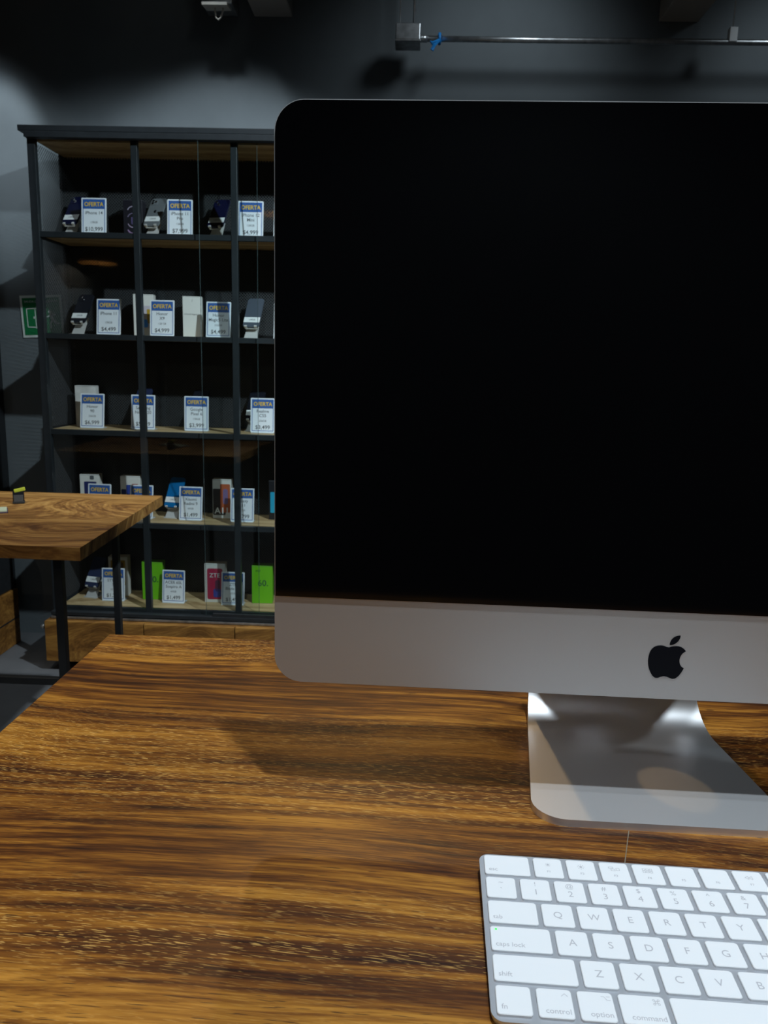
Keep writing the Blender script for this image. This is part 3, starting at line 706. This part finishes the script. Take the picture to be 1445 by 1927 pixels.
p = panel(b, 'printed_shadow', -0.012, 0.075, 0.056, 0.12, G('dark_print', (0.035, 0.03, 0.03)))
p2 = panel(p, 'printed_phone', 0.015, 0.092, 0.044, 0.13, G('orange_print', (0.50, 0.12, 0.05)), -0.0016)
panel(p2, 'printed_patch', 0.016, 0.100, 0.022, 0.07, G('plum_print', (0.22, 0.15, 0.30)), -0.0026, 0.009)
lettering('A11', 0.040, 'sticker', b, (0, -0.0036, 0.034), bold=0.015, fit=0.078)
b = carton(3, -0.585, 0.084, 0.180, 'black box with a bright blue picture at the computer edge', G('black_carton2', (0.012, 0.013, 0.016)))
panel(b, 'printed_phone', -0.024, 0.080, 0.022, 0.095, G('cyan_print', (0.02, 0.35, 0.55)))
# bottom shelf
b = carton(4, -1.333, 0.088, 0.186, 'white box with a gold picture behind the table leg', rz=4, y=3.43)
p = panel(b, 'printed_phone', 0, 0.11, 0.066, 0.12, G('gold_frame_print', (0.42, 0.26, 0.03))); panel(p, 'printed_patch', 0, 0.11, 0.05, 0.10, G('brown_print', (0.16, 0.10, 0.03)), -0.0016)
lime = G('lime_green_carton', (0.155, 0.52, 0.012))
for x, lb in ((-1.160, 'lime green box reading 60 beside the first post on the bottom shelf'), (-0.653, 'lime green box reading 60 nearest the computer')):
    b = carton(4, x, 0.094, 0.178, lb, lime, rz=3, y=3.39)
    lettering('60.', 0.040, G('green_ink', (0.03, 0.12, 0.04)), b, (0.004, -0.0006, 0.095), bold=0.012); lettering('acer', 0.014, G('green_ink', (0, 0, 0)), b, (-0.018, -0.0006, 0.155), bold=0.01)
b = carton(4, -0.868, 0.094, 0.182, 'white box with a red ZTE picture on the bottom shelf'.replace('ZTE ', 'phone '), rz=3, y=3.38)
p = panel(b, 'printed_phone', 0, 0.088, 0.070, 0.145, G('crimson_print', (0.42, 0.025, 0.07)), r=0.008)
lettering('ZTE', 0.028, 'sticker', b, (0, -0.0036, 0.128), bold=0.0, fit=0.05)
panel(p, 'printed_figure', 0.012, 0.080, 0.022, 0.055, G('figure_print', (0.10, 0.02, 0.05)), -0.0016, 0.010); panel(p, 'printed_figure', 0.010, 0.045, 0.035, 0.04, G('denim_print', (0.05, 0.06, 0.30)), -0.0016, 0.008)

# ------------------------------------------------------------------ exit sign on the wall
def exit_sign():
    t = thing('exit_sign', 'green and white emergency exit sign on the dark wall beside the cabinet', 'sign', (-1.722, 3.648, T+0.376), 0)
    t.rotation_euler = (0, R(-2.5), 0)
    W_, H_ = 0.196, 0.190
    p = box('plate', (0, -0.002, H_/2), (W_, 0.004, H_), 'sign_white', t)
    box('green_field', (0, -0.0045, H_/2), (W_-0.02, 0.001, H_-0.022), 'sign_green', t)
    lettering('SALIDA DE EMERGENCIA', 0.014, 'sign_white', t, (0, -0.0054, H_-0.028), fit=W_-0.04)
    bm = bmesh.new(); y = -0.0054
    def q(pts): bm.faces.new([bm.verts.new((a, y, c)) for a, c in pts])
    def bar(a, b, w_=0.005):
        a = Vector((a[0], 0, a[1])); b = Vector((b[0], 0, b[1])); d = (b-a).normalized(); n = Vector((-d.z, 0, d.x))*w_/2
        bm.faces.new([bm.verts.new(v+Vector((0, y, 0))) for v in (a+n, a-n, b-n, b+n)])
    for a, b_ in (((-0.07, 0.048), (-0.07, 0.130)), ((-0.07, 0.130), (-0.022, 0.132)), ((-0.07, 0.048), (-0.022, 0.046)), ((-0.022, 0.032), (-0.022, 0.140)), ((-0.030, 0.040), (-0.030, 0.134))): bar(a, b_, 0.004)
    q([(-0.040, 0.085), (-0.034, 0.085), (-0.034, 0.095), (-0.040, 0.095)])
    bm_obj('door_symbol', bm, 'sign_white', t)
    bm = bmesh.new()
    bm.faces.new([bm.verts.new((0.038+0.007*math.cos(a*math.pi/6), y, 0.116+0.007*math.sin(a*math.pi/6))) for a in range(12)])
    bar((0.042, 0.108), (0.052, 0.076), 0.014); bar((0.046, 0.104), (0.026, 0.092), 0.006); bar((0.026, 0.092), (0.018, 0.094), 0.006); bar((0.047, 0.106), (0.066, 0.100), 0.006)
    bar((0.050, 0.078), (0.038, 0.060), 0.008); bar((0.038, 0.060), (0.040, 0.040), 0.007); bar((0.054, 0.080), (0.064, 0.062), 0.008); bar((0.064, 0.062), (0.080, 0.062), 0.007)
    bm_obj('running_figure', bm, 'sign_white', t)
exit_sign()

# ------------------------------------------------------------------ left table and what lies on it
def side_table():
    zt = T-0.18; th = 0.034
    t = thing('slab_table', 'honey brown thick-slab wooden table with thin black legs at the left', 'table', (-1.3, 2.25, 0))
    ox, oy = 1.3, -2.25
    def pl(name, pts, m): 
        o = prism(name, [(x+ox, y+oy) for x, y in pts], zt-th, zt, m, t, axis='z'); return o
    pl('plank', [(-1.80, 1.885), (-0.822, 1.870), (-0.857, 2.545), (-1.80, 2.525)], 'slab_wood')
    pl('plank', [(-1.80, 2.526), (-0.8565, 2.546), (-0.862, 2.652), (-1.80, 2.630)], 'slab_end')
    for x, y in ((-0.909, 1.935), (-1.010, 2.585), (-1.73, 1.945), (-1.73, 2.57)):
        box('leg', (x+ox, y+oy, (zt-th)/2), (0.022, 0.022, zt-th), 'black_metal', t, bev=0.0015)
    for (ya, xa) in ((1.94, -0.909),):
        box('stretcher', ((xa-1.73)/2+ox, ya+oy, T-0.571), ((xa+1.73)-0.02, 0.018, 0.020), 'black_metal', t, bev=0.0015)
side_table()
def table_clutter():
    zt = T-0.18
    t = thing('security_clip', 'small black gadget with yellow-green top on the left table', 'gadget', (-1.262, 2.43, zt), R(25))
    box('base', (0, 0, 0.004), (0.036, 0.030, 0.008), 'black_metal', t, bev=0.002)
    box('body', (0.0, 0.004, 0.022), (0.034, 0.016, 0.032), G('gloss_black_plastic', (0.01, 0.01, 0.012), 0.15), t, rot=(R(-15), 0, 0), bev=0.002)
    box('coloured_top', (0.004, 0.006, 0.043), (0.034, 0.014, 0.011), G('yellow_green_plastic', (0.40, 0.45, 0.04), 0.2), t, rot=(0, R(-12), 0), bev=0.002)
    box('front_plate', (0, -0.012, 0.018), (0.028, 0.003, 0.022), G('smoked_plastic', (0.06, 0.06, 0.06), 0.2), t, rot=(R(-10), 0, 0), bev=0.001)
    t = thing('leaflet', 'pale green leaflet on a dark tray at the left frame edge', 'leaflet', (-1.30, 2.26, zt), R(28))
    box('tray', (0, 0, 0.0025), (0.16, 0.075, 0.005), G('plum_plastic', (0.09, 0.06, 0.10)), t, bev=0.001)
    box('sheet', (0, 0, 0.0065), (0.155, 0.07, 0.003), G('pale_green_paper', (0.55, 0.62, 0.45)), t)
table_clutter()
def crate():
    t = thing('wooden_cabinet', 'low wooden two-drawer cabinet by the wall at the lower left edge', 'cabinet', (-2.03, 3.40, 0))
    box('body', (0, 0, 0.135), (0.33, 0.26, 0.27), 'drawer_wood', t, bev=0.004)
    for z in (0.065, 0.195): box('drawer_front', (0, -0.137, z), (0.325, 0.014, 0.118), 'drawer_wood', t, bev=0.003)
    box('seam', (0.1655, 0, 0.130), (0.001, 0.255, 0.007), 'black_metal', t)
    t = thing('black_equipment_box', 'black equipment box on the low wooden cabinet at the left edge', 'box', (-2.03, 3.41, 0.271))
    box('case', (0, 0, 0.11), (0.31, 0.22, 0.22), 'black_metal', t, bev=0.006)
    box('front_panel', (0, -0.112, 0.09), (0.26, 0.006, 0.09), G('smoked_plastic', (0, 0, 0)), t, rot=(0, 0, 0), bev=0.002)
crate()

# ------------------------------------------------------------------ conduit, sensor under the ceiling
def conduit():
    z = T+1.612; y = 3.5
    t = thing('electrical_conduit', 'galvanised conduit pipe with junction box hanging below the ceiling', 'conduit', (0, y, z))
    tube('pipe', [(-0.01, 0, 0.003), (0.5, 0, 0.003), (1.4, 0, 0.005), (2.9, 0, 0.006)], 0.0115, 'galv', t)
    tube('coupling', [(-0.012, 0, 0.003), (0.02, 0, 0.003)], 0.0145, 'galv', t)
    b = box('junction_box', (-0.060, 0, 0.012), (0.10, 0.10, 0.062), 'galv', t, bev=0.003)
    box('box_cover', (0, 0, -0.034), (0.104, 0.104, 0.006), 'galv', b, bev=0.002)
    hz = H-z
    tube('riser', [(-0.036, 0, 0.04), (-0.036, 0, hz)], 0.0062, 'galv', t); tube('riser', [(-0.094, 0, 0.04), (-0.094, 0, hz)], 0.003, 'galv', t)
    for x in (-0.036, -0.094): tube('connector', [(x, 0, 0.042), (x, 0, 0.056)], 0.008, 'galv', t)
    box('hanger_clip', (1.258, 0, 0.030), (0.032, 0.03, 0.055), G('pale_zinc', (0.7, 0.72, 0.72), 0.3), t, bev=0.002)
    tube('hanger_rod', [(1.258, 0, 0.05), (1.258, 0, hz)], 0.003, 'galv', t)
    t = thing('blue_ribbon', 'bright blue plastic ribbon knotted round the conduit pipe', 'ribbon', (0.066, y, z))
    bm = bmesh.new(); n = 10
    add_tube(bm, [(0.004, 0.017*math.cos(a), 0.003+0.017*math.sin(a)) for a in [2*math.pi*i/12 for i in range(13)]], 0.007, 8)
    bm_obj('loop', bm, 'blue_tape', t, smooth=True)
    bm = bmesh.new(); add_tube(bm, [(0.004, -0.018, -0.008), (-0.012, -0.022, -0.018), (-0.026, -0.022, -0.022), (-0.034, -0.02, -0.014)], [0.006, 0.008, 0.007, 0.003], 6)
    add_tube(bm, [(0.0, -0.02, -0.012), (-0.016, -0.024, -0.03), (-0.026, -0.022, -0.048)], [0.006, 0.007, 0.008], 6)
    bm_obj('tail', bm, 'blue_tape', t)
    t = thing('ceiling_sensor', 'cream ceiling box with a hanging loop of wire at the top edge', 'ceiling fitting', (-0.848, y, T+1.70))
    box('mounting_box', (0.002, 0.03, 0.19), (0.125, 0.12, 0.33), 'galv', t, bev=0.003)
    box('cover_plate', (0, -0.02, 0.018), (0.105, 0.085, 0.012), 'cream', t, rot=(R(8), 0, 0), bev=0.002)
    tube('wire_loop', [(-0.006, -0.02, 0.018), (-0.006, -0.022, -0.006), (-0.002, -0.024, -0.026), (0.008, -0.025, -0.034), (0.018, -0.024, -0.024), (0.026, -0.022, 0.0), (0.026, -0.02, 0.014)], 0.0036, 'cream', t, 8)
conduit()

# ------------------------------------------------------------------ pendant lamps of the shop (behind the photographer; seen as reflections in the glass)
def pendant(loc, label, power):
    t = thing('pendant_lamp', label, 'lamp', loc, 0, 'wooden pendant lamps')
    bm = bmesh.new(); prof = [(0.022, 0.13), (0.05, 0.125), (0.10, 0.095), (0.14, 0.045), (0.155, 0.0), (0.151, 0.0), (0.136, 0.043), (0.097, 0.090), (0.05, 0.119), (0.022, 0.124)]
    n = 32; rings = [[bm.verts.new((r0*math.cos(2*math.pi*k/n), r0*math.sin(2*math.pi*k/n), z)) for k in range(n)] for r0, z in prof]
    for i in range(len(rings)):
        j = (i+1) % len(rings)
        for k in range(n): bm.faces.new((rings[i][k], rings[i][(k+1) % n], rings[j][(k+1) % n], rings[j][k]))
    bm_obj('shade', bm, 'slab_end', t, smooth=True)
    tube('cord', [(0, 0, 0.12), (0, 0, H-loc[2])], 0.003, 'black_metal', t)
    tube('socket', [(0, 0, 0.103), (0, 0, 0.135)], 0.02, 'black_metal', t)
    bm = bmesh.new(); bmesh.ops.create_uvsphere(bm, u_segments=16, v_segments=10, radius=0.022)
    bm_obj('bulb', bm, mat('lit_bulb', (1, 0.9, 0.75), 0.3, emit=((1, 0.85, 0.62), 4)), t, (0, 0, 0.082), smooth=True)
    l = bpy.data.lights.new('pendant_light', 'POINT'); l.energy = power; l.color = (1, 0.88, 0.72); l.shadow_soft_size = 0.012
    o = bpy.data.objects.new('pendant_light', l); C.objects.link(o); o.parent = t; o.location = (0, 0, 0.046)
pendant((-2.52, 0.15, T+1.02), 'wooden dome pendant lamp behind the photographer, mirrored in the glass at left', 5)
pendant((-1.06, 0.30, T+1.38), 'wooden dome pendant lamp over the aisle, mirrored in the cabinet glass', 5)
